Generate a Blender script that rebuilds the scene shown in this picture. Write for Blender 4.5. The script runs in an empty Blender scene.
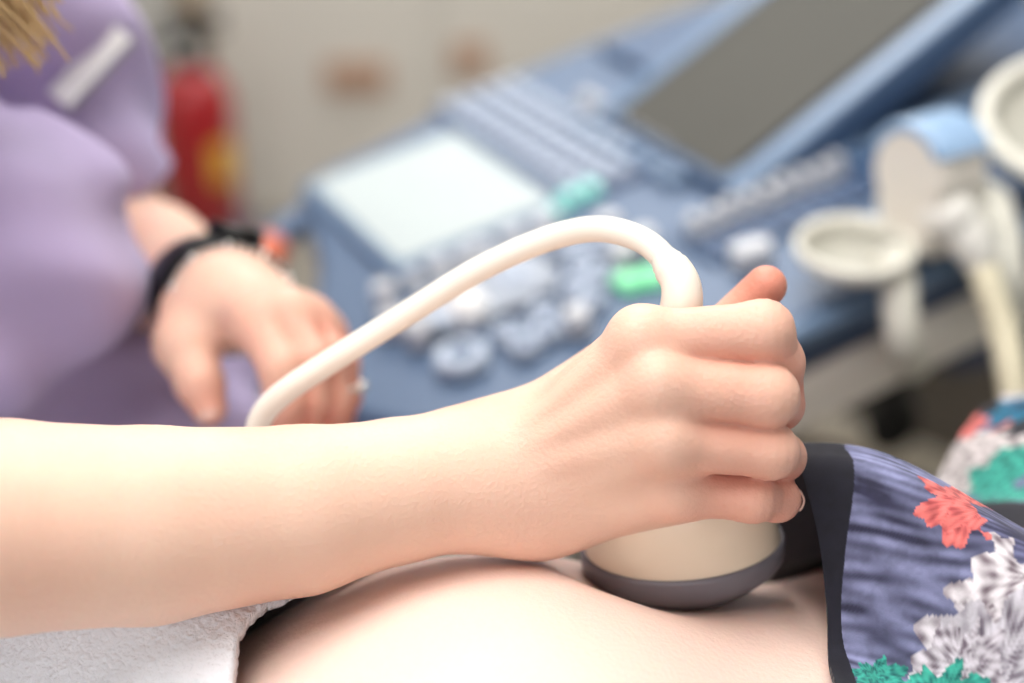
import bpy, bmesh, math, random
import numpy as np
from mathutils import Vector, Matrix
from mathutils.bvhtree import BVHTree

random.seed(7)
scene = bpy.context.scene
COL = scene.collection

# ------------------------------------------------------------------ camera
PITCH = math.radians(27.0)
CAMZ = 1.36
FPX = 1422.2
cam = bpy.data.cameras.new('camera')
cam.lens = 50.0
cam.sensor_width = 36.0
cam.dof.use_dof = True
cam.dof.focus_distance = 0.572
cam.dof.aperture_fstop = 2.3
cam.clip_start = 0.02
camo = bpy.data.objects.new('camera', cam)
COL.objects.link(camo)
camo.location = (0, 0, CAMZ)
camo.rotation_euler = (math.radians(90) - PITCH, 0, 0)
scene.camera = camo

# ------------------------------------------------------------------ world, lights, exposure
world = bpy.data.worlds.new('world')
scene.world = world
world.use_nodes = True
world.node_tree.nodes['Background'].inputs['Color'].default_value = (0.93, 0.96, 1.0, 1)
world.node_tree.nodes['Background'].inputs['Strength'].default_value = 1.0


def area(name, loc, target, size, power, color=(1, 1, 1), size_y=None):
    l = bpy.data.lights.new(name, 'AREA')
    l.energy = power
    l.color = color
    l.size = size
    if size_y:
        l.shape = 'RECTANGLE'
        l.size_y = size_y
    o = bpy.data.objects.new(name, l)
    COL.objects.link(o)
    o.location = loc
    d = Vector(target) - Vector(loc)
    o.rotation_euler = d.to_track_quat('-Z', 'Y').to_euler()
    return o


area('window_fill_light', (-0.5, -2.12, 1.75), (-0.1, 1.2, 0.85), 2.3, 21, (0.97, 0.98, 1.0), 1.4)  # soft front fill from behind the camera, added with its unseen window
area('ceiling_panel_light', (0.35, 1.15, 2.66), (0.35, 1.15, 0), 1.15, 11, (1.0, 0.98, 0.95), 1.15)
area('ceiling_panel_light', (-0.55, 0.35, 2.66), (-0.55, 0.35, 0), 1.15, 29, (1.0, 0.98, 0.95), 1.15)
area('ceiling_panel_light', (0.0, 2.75, 2.66), (0.0, 2.75, 0), 1.15, 38, (1.0, 0.99, 0.98), 1.15)
scene.view_settings.view_transform = 'Standard'
scene.view_settings.look = 'None'
scene.view_settings.gamma = 1.0
scene.view_settings.use_curve_mapping = False
scene.view_settings.exposure = -0.14

# ------------------------------------------------------------------ helpers
CF = np.array([0, math.cos(PITCH), -math.sin(PITCH)])
CU = np.array([0, math.sin(PITCH), math.cos(PITCH)])
CR = np.array([1.0, 0, 0])
CC = np.array([0, 0, CAMZ])


def P(px, py, d):
    """World point seen at a pixel of the photograph, at depth d metres."""
    return CC + d * (CF + (px - 512) / FPX * CR - (py - 341.5) / FPX * CU)


def ray(px, py):
    v = P(px, py, 1.0) - CC
    return v


def nrm(v):
    v = np.asarray(v, float)
    return v / np.linalg.norm(v)


def srgb(r, g, b):
    def f(c):
        c = c / 255.0
        return c / 12.92 if c <= 0.04045 else ((c + 0.055) / 1.055) ** 2.4
    return (f(r), f(g), f(b), 1.0)


MATS = {}


def mat(name, col, rough=0.5, var=0.06, scale=30.0, bump=0.0, bscale=200.0, spec=0.5, metal=0.0,
        sss=0.0, emit=None, estr=0.0, coat=0.0, sheen=0.0):
    """Procedural principled material: colour varied by noise, optional noise bump."""
    if name in MATS:
        return MATS[name]
    m = bpy.data.materials.new(name)
    m.use_nodes = True
    nt = m.node_tree
    b = nt.nodes['Principled BSDF']
    tc = nt.nodes.new('ShaderNodeTexCoord')
    nz = nt.nodes.new('ShaderNodeTexNoise')
    nz.inputs['Scale'].default_value = scale
    nz.inputs['Detail'].default_value = 4
    nt.links.new(tc.outputs['Object'], nz.inputs['Vector'])
    mx = nt.nodes.new('ShaderNodeMix')
    mx.data_type = 'RGBA'
    c = col
    mx.inputs[6].default_value = (c[0] * (1 - var), c[1] * (1 - var), c[2] * (1 - var), 1)
    mx.inputs[7].default_value = (min(1, c[0] * (1 + var)), min(1, c[1] * (1 + var)), min(1, c[2] * (1 + var)), 1)
    nt.links.new(nz.outputs['Fac'], mx.inputs[0])
    nt.links.new(mx.outputs[2], b.inputs['Base Color'])
    b.inputs['Roughness'].default_value = rough
    b.inputs['Specular IOR Level'].default_value = spec
    b.inputs['Metallic'].default_value = metal
    b.inputs['Coat Weight'].default_value = coat
    b.inputs['Sheen Weight'].default_value = sheen
    if sss:
        b.inputs['Subsurface Weight'].default_value = sss
        b.inputs['Subsurface Radius'].default_value = (1.0, 0.35, 0.2)
        b.inputs['Subsurface Scale'].default_value = 0.003
    if emit:
        b.inputs['Emission Color'].default_value = emit
        b.inputs['Emission Strength'].default_value = estr
    if bump:
        n2 = nt.nodes.new('ShaderNodeTexNoise')
        n2.inputs['Scale'].default_value = bscale
        n2.inputs['Detail'].default_value = 3
        nt.links.new(tc.outputs['Object'], n2.inputs['Vector'])
        bp = nt.nodes.new('ShaderNodeBump')
        bp.inputs['Strength'].default_value = bump
        bp.inputs['Distance'].default_value = 0.002
        nt.links.new(n2.outputs['Fac'], bp.inputs['Height'])
        nt.links.new(bp.outputs['Normal'], b.inputs['Normal'])
    MATS[name] = m
    return m


def skin_mat(name, base, red, sss=0.25):
    m = mat(name, base, rough=0.45, var=0.035, scale=25, bump=0.22, bscale=520, spec=0.35, sss=sss)
    nt = m.node_tree
    b = nt.nodes['Principled BSDF']
    src = b.inputs['Base Color'].links[0].from_socket
    at = nt.nodes.new('ShaderNodeAttribute')
    at.attribute_name = 'red'
    mx = nt.nodes.new('ShaderNodeMix')
    mx.data_type = 'RGBA'
    mx.inputs[7].default_value = red
    nt.links.new(at.outputs['Fac'], mx.inputs[0])
    nt.links.new(src, mx.inputs[6])
    nt.links.new(mx.outputs[2], b.inputs['Base Color'])
    return m


def link(o, parent=None):
    COL.objects.link(o)
    if parent is not None:
        o.parent = parent
    return o


def tag(o, label=None, cat=None, group=None, kind=None):
    if label:
        o['label'] = label
    if cat:
        o['category'] = cat
    if group:
        o['group'] = group
    if kind:
        o['kind'] = kind
    return o


def thing(name, label, cat, loc=(0, 0, 0), group=None):
    o = bpy.data.objects.new(name, None)
    o.empty_display_size = 0.05
    COL.objects.link(o)
    o.location = loc
    return tag(o, label, cat, group)


def mesh_np(name, V, Q, material, parent=None, smooth=True):
    """Mesh object from numpy vertices (world space) and quads/tris of constant size."""
    me = bpy.data.meshes.new(name)
    V = np.asarray(V, dtype=np.float32)
    Q = np.asarray(Q, dtype=np.int32)
    k = Q.shape[1]
    me.vertices.add(len(V))
    me.vertices.foreach_set('co', V.ravel())
    me.loops.add(Q.size)
    me.loops.foreach_set('vertex_index', Q.ravel())
    me.polygons.add(len(Q))
    me.polygons.foreach_set('loop_start', np.arange(0, Q.size, k, dtype=np.int32))
    me.polygons.foreach_set('loop_total', np.full(len(Q), k, dtype=np.int32))
    me.polygons.foreach_set('use_smooth', np.full(len(Q), smooth, dtype=bool))
    me.update(calc_edges=True)
    me.validate()
    if material:
        me.materials.append(material)
    o = bpy.data.objects.new(name, me)
    COL.objects.link(o)
    if parent is not None:
        o.parent = parent
        o.matrix_parent_inverse = Matrix.Translation(-Vector(parent.location))
    return o


def bm_obj(name, bm, material, parent=None, smooth=False):
    me = bpy.data.meshes.new(name)
    bmesh.ops.recalc_face_normals(bm, faces=bm.faces[:])
    bm.to_mesh(me)
    bm.free()
    if smooth:
        for p in me.polygons:
            p.use_smooth = True
    me.materials.append(material)
    o = bpy.data.objects.new(name, me)
    COL.objects.link(o)
    if parent is not None:
        o.parent = parent
        o.matrix_parent_inverse = Matrix.Translation(-Vector(parent.location))
    return o


def frame(o, x, y, z):
    """4x4 from origin and three axes."""
    m = Matrix.Identity(4)
    for i, a in enumerate((x, y, z)):
        for j in range(3):
            m[j][i] = float(a[j])
    for j in range(3):
        m[j][3] = float(o[j])
    return m


def add_box(bm, M, c, s, bevel=0.0, seg=2):
    r = bmesh.ops.create_cube(bm, size=1.0)
    vs = r['verts']
    bmesh.ops.scale(bm, vec=Vector(s), verts=vs)
    bmesh.ops.translate(bm, vec=Vector(c), verts=vs)
    if bevel:
        es = list({e for v in vs for e in v.link_edges})
        rb = bmesh.ops.bevel(bm, geom=es, offset=bevel, segments=seg, affect='EDGES', profile=0.5)
        vs = list({v for f in rb['faces'] for v in f.verts} | {v for v in vs if v.is_valid})
    bmesh.ops.transform(bm, matrix=M, verts=vs)
    return vs


I4 = Matrix.Identity(4)


def box(name, c, s, material, parent=None, bevel=0.0, M=None, seg=2, smooth=False):
    bm = bmesh.new()
    add_box(bm, M or I4, c, s, bevel, seg)
    return bm_obj(name, bm, material, parent, smooth)


def lathe(name, prof, material, M, parent=None, seg=32, sx=1.0, sy=1.0, close=False):
    """Profile [(r,z)] turned about z, scaled elliptically, placed by M."""
    V = []
    Q = []
    n = len(prof)
    for (r, z) in prof:
        for k in range(seg):
            t = 2 * math.pi * k / seg
            V.append(tuple(M @ Vector((r * math.cos(t) * sx, r * math.sin(t) * sy, z))))
    m = n if close else n - 1
    for i in range(m):
        for k in range(seg):
            k2 = (k + 1) % seg
            j = (i + 1) % n
            Q.append((i * seg + k, i * seg + k2, j * seg + k2, j * seg + k))
    return mesh_np(name, V, Q, material, parent)


def catmull(pts, n=12):
    pts = [np.asarray(p, float) for p in pts]
    ext = [2 * pts[0] - pts[1]] + pts + [2 * pts[-1] - pts[-2]]
    out = []
    for i in range(1, len(ext) - 2):
        p0, p1, p2, p3 = ext[i - 1:i + 3]
        for k in range(n):
            t = k / n
            out.append(0.5 * ((2 * p1) + (-p0 + p2) * t + (2 * p0 - 5 * p1 + 4 * p2 - p3) * t * t
                              + (-p0 + 3 * p1 - 3 * p2 + p3) * t ** 3))
    out.append(pts[-1])
    return np.array(out)


def tube_arrays(path, radii, seg=14, sx=1.0):
    path = np.asarray(path, float)
    n = len(path)
    if np.isscalar(radii):
        radii = np.full(n, radii)
    T = np.gradient(path, axis=0)
    T /= np.linalg.norm(T, axis=1)[:, None]
    up = np.array([0, 0, 1.0]) if abs(T[0][2]) < 0.9 else np.array([1.0, 0, 0])
    N = np.cross(T[0], up)
    N /= np.linalg.norm(N)
    V = []
    th = np.linspace(0, 2 * np.pi, seg, endpoint=False)
    for i in range(n):
        N = N - T[i] * (N @ T[i])
        N /= np.linalg.norm(N)
        B = np.cross(T[i], N)
        V.append(path[i] + radii[i] * (np.cos(th)[:, None] * N * sx + np.sin(th)[:, None] * B))
    V = np.concatenate(V)
    i, k = np.meshgrid(np.arange(n - 1), np.arange(seg), indexing='ij')
    k2 = (k + 1) % seg
    Q = np.stack([i * seg + k, i * seg + k2, (i + 1) * seg + k2, (i + 1) * seg + k], -1).reshape(-1, 4)
    # end caps as collapsed rings
    V = np.concatenate([V, path[:1], path[-1:]])
    a, b = n * seg, n * seg + 1
    k = np.arange(seg)
    k2 = (k + 1) % seg
    c0 = np.stack([k2, k, np.full(seg, a), np.full(seg, a)], -1)
    c1 = np.stack([(n - 1) * seg + k, (n - 1) * seg + k2, np.full(seg, b), np.full(seg, b)], -1)
    return V, Q, c0, c1


def tube(name, path, radii, material, parent=None, seg=14):
    V, Q, c0, c1 = tube_arrays(path, radii, seg)
    tri = np.concatenate([Q[:, [0, 1, 2]], Q[:, [0, 2, 3]], c0[:, :3], c1[:, :3]])
    return mesh_np(name, V, tri, material, parent)


# ------------------------------------------------------------------ implicit surfaces
def cap(p, a, b, ra, rb):
    a = np.asarray(a, np.float32)
    b = np.asarray(b, np.float32)
    ba = b - a
    pa = p - a
    h = np.clip(pa @ ba / (ba @ ba), 0, 1)
    return np.linalg.norm(pa - h[:, None] * ba, axis=1) - (ra + (rb - ra) * h)


def ell(p, c, r, A=None):
    q = p - np.asarray(c, np.float32)
    if A is not None:
        q = q @ np.asarray(A, np.float32).T      # rows of A are the local axes
    r = np.asarray(r, np.float32)
    k0 = np.linalg.norm(q / r, axis=1)
    k1 = np.linalg.norm(q / (r * r), axis=1) + 1e-9
    return k0 * (k0 - 1) / k1


def smin(a, b, k):
    h = np.clip(0.5 + 0.5 * (b - a) / k, 0, 1)
    return b * (1 - h) + a * h - k * h * (1 - h)


def smax(a, b, k):
    return -smin(-a, -b, k)


def chain(p, pts, k=0.004):
    d = None
    for (a, ra), (b, rb) in zip(pts[:-1], pts[1:]):
        c = cap(p, a, b, ra, rb)
        d = c if d is None else smin(d, c, k)
    return d


def snet(sdf, lo, hi, h, sub=6):
    """Naive surface nets on a sparse-evaluated grid. Returns vertices and quads."""
    lo = np.asarray(lo, float)
    hi = np.asarray(hi, float)
    nb = np.ceil((hi - lo) / (h * sub)).astype(int)
    dims = nb * sub + 1
    bi = np.stack(np.meshgrid(*[np.arange(n) for n in nb], indexing='ij'), -1).reshape(-1, 3)

    def ev(pts):
        out = np.empty(len(pts), np.float32)
        for s in range(0, len(pts), 200000):
            out[s:s + 200000] = sdf(pts[s:s + 200000].astype(np.float32))
        return out
    dc = ev(lo + (bi + 0.5) * sub * h)
    v = np.repeat(np.repeat(np.repeat(dc.reshape(nb), sub, 0), sub, 1), sub, 2)
    v = np.pad(v, ((0, 1), (0, 1), (0, 1)), mode='edge').astype(np.float32)
    act = bi[np.abs(dc) < h * sub * 0.87 * 1.35 + 2 * h]
    og = np.stack(np.meshgrid(*[np.arange(sub + 1)] * 3, indexing='ij'), -1).reshape(-1, 3)
    for s in range(0, len(act), 600):
        idx = (act[s:s + 600, None, :] * sub + og[None]).reshape(-1, 3)
        v[idx[:, 0], idx[:, 1], idx[:, 2]] = ev(lo + idx * h)
    ins = v < 0
    c = np.zeros(dims - 1, np.uint8)
    corners = [(i, j, k) for i in (0, 1) for j in (0, 1) for k in (0, 1)]
    D = dims - 1
    for (i, j, k) in corners:
        c += ins[i:i + D[0], j:j + D[1], k:k + D[2]]
    cells = np.argwhere((c > 0) & (c < 8))
    cv = np.stack([v[cells[:, 0] + i, cells[:, 1] + j, cells[:, 2] + k] for (i, j, k) in corners], 1)
    acc = np.zeros((len(cells), 3))
    cnt = np.zeros(len(cells))
    ca = np.array(corners, float)
    for e in range(8):
        for g in range(e + 1, 8):
            if abs(ca[e] - ca[g]).sum() == 1:
                x, y = cv[:, e], cv[:, g]
                m = (x < 0) != (y < 0)
                t = np.where(m, x / np.where(m, x - y, 1), 0)
                acc += np.where(m[:, None], ca[e] + t[:, None] * (ca[g] - ca[e]), 0)
                cnt += m
    V = lo + (cells + acc / cnt[:, None]) * h
    idm = np.full(D, -1, np.int32)
    idm[cells[:, 0], cells[:, 1], cells[:, 2]] = np.arange(len(cells))
    quads = []
    for ax in range(3):
        a1, a2 = [(1, 2), (2, 0), (0, 1)][ax]
        sl0 = [slice(None)] * 3
        sl1 = [slice(None)] * 3
        sl0[ax] = slice(0, -1)
        sl1[ax] = slice(1, None)
        x0, x1 = ins[tuple(sl0)], ins[tuple(sl1)]
        e = np.argwhere(x0 != x1)
        ok = (e[:, a1] > 0) & (e[:, a2] > 0) & (e[:, a1] < D[a1]) & (e[:, a2] < D[a2])
        e = e[ok]
        fl = x0[e[:, 0], e[:, 1], e[:, 2]]
        u1 = np.zeros(3, int)
        u1[a1] = 1
        u2 = np.zeros(3, int)
        u2[a2] = 1

        def gi(q):
            return idm[q[:, 0], q[:, 1], q[:, 2]]
        q = np.stack([gi(e - u1 - u2), gi(e - u2), gi(e), gi(e - u1)], 1)
        q[~fl] = q[~fl][:, ::-1]
        quads.append(q)
    Q = np.concatenate(quads)
    Q = Q[(Q >= 0).all(1)]
    # one Newton step onto the surface for smooth shading
    Vf = V.astype(np.float32)
    e = h * 0.5
    f0 = ev(Vf)
    G = np.stack([ev(Vf + np.eye(3, dtype=np.float32)[i] * e) - ev(Vf - np.eye(3, dtype=np.float32)[i] * e)
                  for i in range(3)], 1) / (2 * e)
    g2 = (G * G).sum(1) + 1e-6
    st = np.clip(f0 / np.sqrt(g2), -h, h)
    V = V - (G / np.sqrt(g2)[:, None]) * st[:, None]
    return V, Q


def snoise(p, f, seed=0):
    """Cheap smooth pseudo noise from summed sines, about -1..1."""
    r = np.random.default_rng(seed)
    o = 0
    for i in range(5):
        d = r.normal(size=3)
        d = d / np.linalg.norm(d) * f * (0.6 + 0.9 * r.random())
        o = o + np.sin(p @ d.astype(np.float32) + r.random() * 6.28)
    return o / 3.0


def sstep(a, b, x):
    t = np.clip((x - a) / (b - a), 0, 1)
    return t * t * (3 - 2 * t)


def join_arrays(parts):
    Vs, Qs, n = [], [], 0
    for V, Q in parts:
        Vs.append(V)
        Qs.append(Q + n)
        n += len(V)
    return np.concatenate(Vs), np.concatenate(Qs)


def set_attr(o, name, vals):
    a = o.data.attributes.new(name, 'FLOAT', 'POINT')
    a.data.foreach_set('value', np.asarray(vals, np.float32))


def set_col(o, name, rgb):
    a = o.data.attributes.new(name, 'FLOAT_COLOR', 'POINT')
    c = np.concatenate([rgb, np.ones((len(rgb), 1))], 1).astype(np.float32)
    a.data.foreach_set('color', c.ravel())


# ------------------------------------------------------------------ the room
m_wall = mat('wall_paint', srgb(208, 207, 203), 0.85, 0.03, 3, 0.05, 90)
m_floor = mat('floor_vinyl', srgb(148, 142, 132), 0.45, 0.10, 6, 0.03, 60)
m_ceil = mat('ceiling_paint', srgb(235, 234, 230), 0.9, 0.02, 5)
m_white = mat('white_paint', srgb(238, 236, 230), 0.4, 0.02, 10)
X0, X1, Y0, Y1, ZC = -2.2, 2.4, -2.0, 3.75, 2.7


def struct(o):
    o['kind'] = 'structure'
    return o


struct(box('floor', ((X0 + X1) / 2, (Y0 + Y1) / 2, -0.05), (X1 - X0 + 0.4, Y1 - Y0 + 0.4, 0.1), m_floor))
struct(box('ceiling', ((X0 + X1) / 2, (Y0 + Y1) / 2, ZC + 0.05), (X1 - X0 + 0.4, Y1 - Y0 + 0.4, 0.1), m_ceil))
struct(box('wall_back', ((X0 + X1) / 2, Y1 + 0.05, ZC / 2), (X1 - X0 + 0.2, 0.1, ZC), m_wall))
struct(box('wall_left', (X0 - 0.05, (Y0 + Y1) / 2, ZC / 2), (0.1, Y1 - Y0, ZC), m_wall))
struct(box('wall_right', (X1 + 0.05, (Y0 + Y1) / 2, ZC / 2), (0.1, Y1 - Y0, ZC), m_wall))
bm = bmesh.new()
wx0, wx1, wz0, wz1 = -1.75, 0.75, 0.95, 2.5
for (a, b, c, d) in ((X0, wx0, 0, ZC), (wx1, X1, 0, ZC), (wx0, wx1, 0, wz0), (wx0, wx1, wz1, ZC)):
    add_box(bm, I4, ((a + b) / 2, Y0 - 0.05, (c + d) / 2), (b - a, 0.1, d - c))
struct(bm_obj('wall_front', bm, m_wall))
w = bpy.data.objects.new('fill_window', None)  # unseen window added as the opening for the front fill
COL.objects.link(w)
w.location = ((wx0 + wx1) / 2, Y0 - 0.05, wz0)
struct(w)
bm = bmesh.new()
for (a, b, c, d) in ((wx0, wx0 + .06, wz0, wz1), (wx1 - .06, wx1, wz0, wz1), (wx0 + .06, wx1 - .06, wz0, wz0 + .06),
                     (wx0 + .06, wx1 - .06, wz1 - .06, wz1), (-.53, -.47, wz0 + .06, wz1 - .06)):
    add_box(bm, I4, ((a + b) / 2, Y0 - 0.05, (c + d) / 2), (b - a, 0.06, d - c))
bm_obj('fill_window_frame', bm, m_white, w)
struct(box('baseboard_back', ((X0 + X1) / 2, Y1 - 0.008, 0.04), (X1 - X0, 0.016, 0.08), m_white))
struct(box('baseboard_left', (X0 + 0.008, (Y0 + Y1) / 2, 0.04), (0.016, Y1 - Y0 - .04, 0.08), m_white))
struct(box('baseboard_right', (X1 - 0.008, (Y0 + Y1) / 2, 0.04), (0.016, Y1 - Y0 - .04, 0.08), m_white))

# ceiling lamps around the panel lights
for i, (lx, ly, what) in enumerate(((.35, 1.15, 'above the ultrasound machine'), (-.55, .35, 'above the lying person'),
                                    (0., 2.75, 'near the back wall'))):
    t = thing('ceiling_lamp', 'square white ceiling panel lamp ' + what, 'lamp', (lx, ly, ZC - .03), 'square ceiling lamps')
    bm = bmesh.new()
    for (cx, cy, sx, sy) in ((0, .6, 1.24, .04), (0, -.6, 1.24, .04), (.6, 0, .04, 1.16), (-.6, 0, .04, 1.16)):
        add_box(bm, I4, (lx + cx, ly + cy, ZC - .025), (sx, sy, .05))
    bm_obj('frame', bm, m_white, t)
    box('diffuser', (lx, ly, ZC - .008), (1.16, 1.16, .012), mat('lamp_diffuser', srgb(250, 248, 240), .6, 0, emit=(1, .97, .93, 1), estr=2.0), t)

# ------------------------------------------------------------------ background furniture
m_cream = mat('cream_laminate', srgb(212, 208, 200), 0.5, 0.04, 8)
m_wood = mat('brown_wood', srgb(176, 140, 116), 0.5, 0.12, 14)
m_woodd = mat('tan_wood', srgb(172, 150, 122), 0.5, 0.10, 14)
cab = thing('cabinet', 'low cream cabinet with brown wooden pulls by the back wall', 'cabinet', (-0.12, 3.5, 0))
box('body', (-0.12, 3.52, 0.40), (1.2, .40, .80), m_cream, cab, .006)
box('side_panel', (-0.745, 3.50, 0.41), (.05, .44, .82), m_woodd, cab, .004)
for (x, z, wd, hh, px, pw) in ((-.445, .40, .53, .72, -.37, .15), (.133, .40, .62, .72, -.10, .085)):
    d = box('door', (x, 3.312, z), (wd, .02, hh), m_cream, cab, .004)
    box('pull', (px, 3.298, .385 if pw > .1 else .43), (pw, .022, .07), m_wood, d, .004)

m_red = mat('red_enamel', srgb(158, 10, 22), 0.3, 0.05, 10, coat=.4)
m_black = mat('black_rubber', srgb(26, 26, 28), 0.5, 0.1, 20)
m_yel = mat('yellow_print', srgb(222, 170, 60), 0.5, 0.1, 20)
m_blue = mat('blue_plastic', srgb(54, 74, 128), 0.5, 0.08, 12)
EX = (-.685, 2.95)
fe = thing('fire_extinguisher', 'red fire extinguisher with black head on a blue stand', 'extinguisher', (EX[0], EX[1], .13))
ME = Matrix.Translation((EX[0], EX[1], .13)) @ Matrix.Diagonal((1.2, 1.2, 1.2, 1))
lathe('cylinder', [(0, 0), (.06, 0), (.07, .01), (.07, .25), (.062, .285), (.04, .315), (.025, .325), (0, .325)], m_red, ME, fe)
lathe('valve', [(0, .315), (.034, .315), (.034, .34), (.026, .37), (.02, .395), (0, .40)], m_black, ME, fe)
box('lever', (EX[0] + .02, EX[1], .62), (.12, .03, .016), m_black, fe, .003)
box('carry_handle', (EX[0] + .025, EX[1], .59), (.11, .028, .014), m_black, fe, .003)
lathe('gauge', [(0, 0), (.015, 0), (.015, .012), (0, .014)], m_white, Matrix.Translation((EX[0], EX[1] - .043, .56)) @ Matrix.Rotation(math.pi / 2, 4, 'X'), fe, 16)
tube('hose', catmull([(EX[0] - .02, EX[1], .56), (EX[0] - .08, EX[1] - .01, .55), (EX[0] - .105, EX[1] - .02, .45), (EX[0] - .10, EX[1] - .02, .25)]), .011, m_black, fe, 10)
# printed label wrapped on the front
V, Q = [], []
for i in range(13):
    t = -math.pi / 2 + .55 + i / 12 * .8
    for z in (.27, .36):
        V.append((EX[0] + .0855 * math.cos(t), EX[1] + .0855 * math.sin(t), z))
for i in range(12):
    Q.append((2 * i, 2 * i + 2, 2 * i + 3, 2 * i + 1))
mesh_np('label_plate', V, Q, m_yel, fe)
st = thing('extinguisher_stand', 'blue floor stand under the red fire extinguisher', 'stand', (EX[0], EX[1], 0))
box('platform', (EX[0], EX[1], .115), (.19, .19, .03), m_blue, st, .006)
box('pedestal', (EX[0], EX[1], .055), (.13, .13, .09), m_blue, st, .006)
box('foot_plate', (EX[0], EX[1], .008), (.2, .2, .016), m_blue, st, .004)

# ------------------------------------------------------------------ exam couch
m_sheet = mat('couch_vinyl', srgb(222, 222, 226), 0.5, 0.03, 6, 0.05, 120)
m_leg = mat('grey_steel', srgb(150, 152, 156), 0.35, 0.03, 20, metal=.6)
couch = thing('exam_couch', 'pale padded exam couch under the lying person', 'couch', (0.1, .42, 0))
box('mattress', (.1, .39, .645), (2.1, .50, .10), m_sheet, couch, .03, seg=4, smooth=True)
box('frame', (.1, .39, .565), (2.0, .46, .06), m_leg, couch, .01)
for sx in (-.8, 1.0):
    for sy in (.22, .57):
        box('leg', (sx, sy, .27), (.05, .05, .54), m_leg, couch, .008)

# ------------------------------------------------------------------ ultrasound machine
m_deck = mat('machine_blue', srgb(84, 105, 135), 0.45, 0.05, 8)
m_deckd = mat('machine_blue_dark', srgb(66, 90, 124), 0.45, 0.05, 8)
m_rim = mat('machine_blue_pale', srgb(104, 128, 158), 0.35, 0.04, 8)
m_grey = mat('machine_beige', srgb(244, 236, 228), 0.5, 0.04, 10)
m_key = mat('key_blue_grey', srgb(190, 202, 220), 0.4, 0.05, 30)
m_keyw = mat('key_pale', srgb(200, 202, 208), 0.35, 0.04, 30)
m_slot = mat('slot_dark', srgb(58, 72, 104), 0.5, 0.05, 30)
m_scr = mat('touch_screen_lit', srgb(186, 196, 198), 0.2, 0.02, 30, emit=srgb(222, 232, 232), estr=.06)
m_off = mat('monitor_glass_off', srgb(84, 83, 79), 0.7, 0.05, 5, spec=.2)
m_green = mat('green_lit_key', srgb(130, 220, 165), 0.4, 0.02, 30, emit=srgb(130, 230, 170), estr=.5)
m_teal = mat('teal_lit_key', srgb(130, 205, 195), 0.4, 0.02, 30, emit=srgb(120, 215, 195), estr=.35)
m_ball = mat('trackball_white', srgb(250, 250, 250), 0.15, 0.01, 30, coat=.6)
m_orange = mat('orange_plastic', srgb(226, 112, 72), 0.45, 0.05, 20)
m_hold = mat('holder_cream', srgb(226, 224, 214), 0.4, 0.03, 20)
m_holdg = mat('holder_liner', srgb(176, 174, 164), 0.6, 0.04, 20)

phi, tau = math.radians(27), math.radians(11)
A_ = np.array([math.cos(phi) * math.cos(tau), math.sin(phi) * math.cos(tau), math.sin(tau)])
B_ = np.array([math.sin(phi), -math.cos(phi), 0.0])
N_ = np.cross(B_, A_)
if N_[2] < 0:
    N_ = -N_
O_ = P(430, 200, 1.25)
# console frame: x = b (user's right), y = a (away from the user), z = deck normal
MD = frame(O_, B_, A_, N_)


def deck(px, py, up=0.0):
    """(b, a) on the deck for a photograph pixel."""
    r = ray(px, py)
    t = ((O_ + N_ * up - CC) @ N_) / (r @ N_)
    p = CC + r * t - O_
    return float(p @ B_), float(p @ A_)


us = thing('ultrasound_machine', 'blue-grey ultrasound machine with tilted console, screen and probe holders', 'machine', (.42, 1.45, 0))
# console slab: outline in (b, a), extruded with rounded rim
out = [(.372, .62), (.374, .40), (.374, .10), (.368, -.02), (.345, -.10), (.30, -.155), (.23, -.185), (.15, -.175), (.09, -.150),
       (.02, -.118), (-.06, -.098), (-.115, -.086), (-.150, -.05), (-.165, .02), (-.19, .10), (-.215, .2), (-.225, .40), (-.20, .62)]
op = catmull([np.array([x, y, 0]) for x, y in out], 4)


def slab(name, outline, z0, z1, material, parent, M, inset=.006):
    """Outline extruded z0..z1 with a chamfered top rim."""
    bm = bmesh.new()
    pts = [Vector((p[0], p[1], 0)) for p in outline]
    cen = sum(pts, Vector()) / len(pts)
    rings = []
    for (z, ins) in ((z0, inset), (z0 + inset, 0), (z1 - inset, 0), (z1 - inset * .3, inset * .35), (z1, inset)):
        ring = []
        for p in pts:
            d = (cen - p)
            d.normalize()
            q = p + d * ins
            ring.append(bm.verts.new(M @ Vector((q.x, q.y, z))))
        rings.append(ring)
    for r0, r1 in zip(rings[:-1], rings[1:]):
        for k in range(len(pts)):
            k2 = (k + 1) % len(pts)
            bm.faces.new((r0[k], r0[k2], r1[k2], r1[k]))
    bm.faces.new(rings[-1])
    bm.faces.new(rings[0][::-1])
    return bm_obj(name, bm, material, parent)


con = slab('console', [(p[0], p[1]) for p in op], -.040, -.004, m_deck, us, MD, .010)
# dark-coloured slab standing in for the shadow gap, and beige underside tray following the outline
cenb = np.array([.08, .2])
slab('console_gap', [tuple(cenb + (p[:2] - cenb) * .975) for p in op], -.052, -.040, m_slot, us, MD, .002)
slab('console_tray', [tuple(cenb + (p[:2] - cenb) * .99) for p in op], -.105, -.052, m_grey, us, MD, .010)
# pale edge bead along the user's right side
tube('edge_bead', [tuple(MD @ Vector((x, y, -.012))) for x, y in ((.371, .60), (.375, .4), (.375, .2), (.374, .1), (.369, -.01), (.35, -.08))], .008, m_rim, us, 10)
# raised rear step
box('rear_deck', (.085, .45, .002), (.54, .34, .012), m_deckd, us, .004, MD)
box('deck_stripe', (.205, .44, .006), (.018, .44, .014), m_rim, us, .005, MD)
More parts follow.
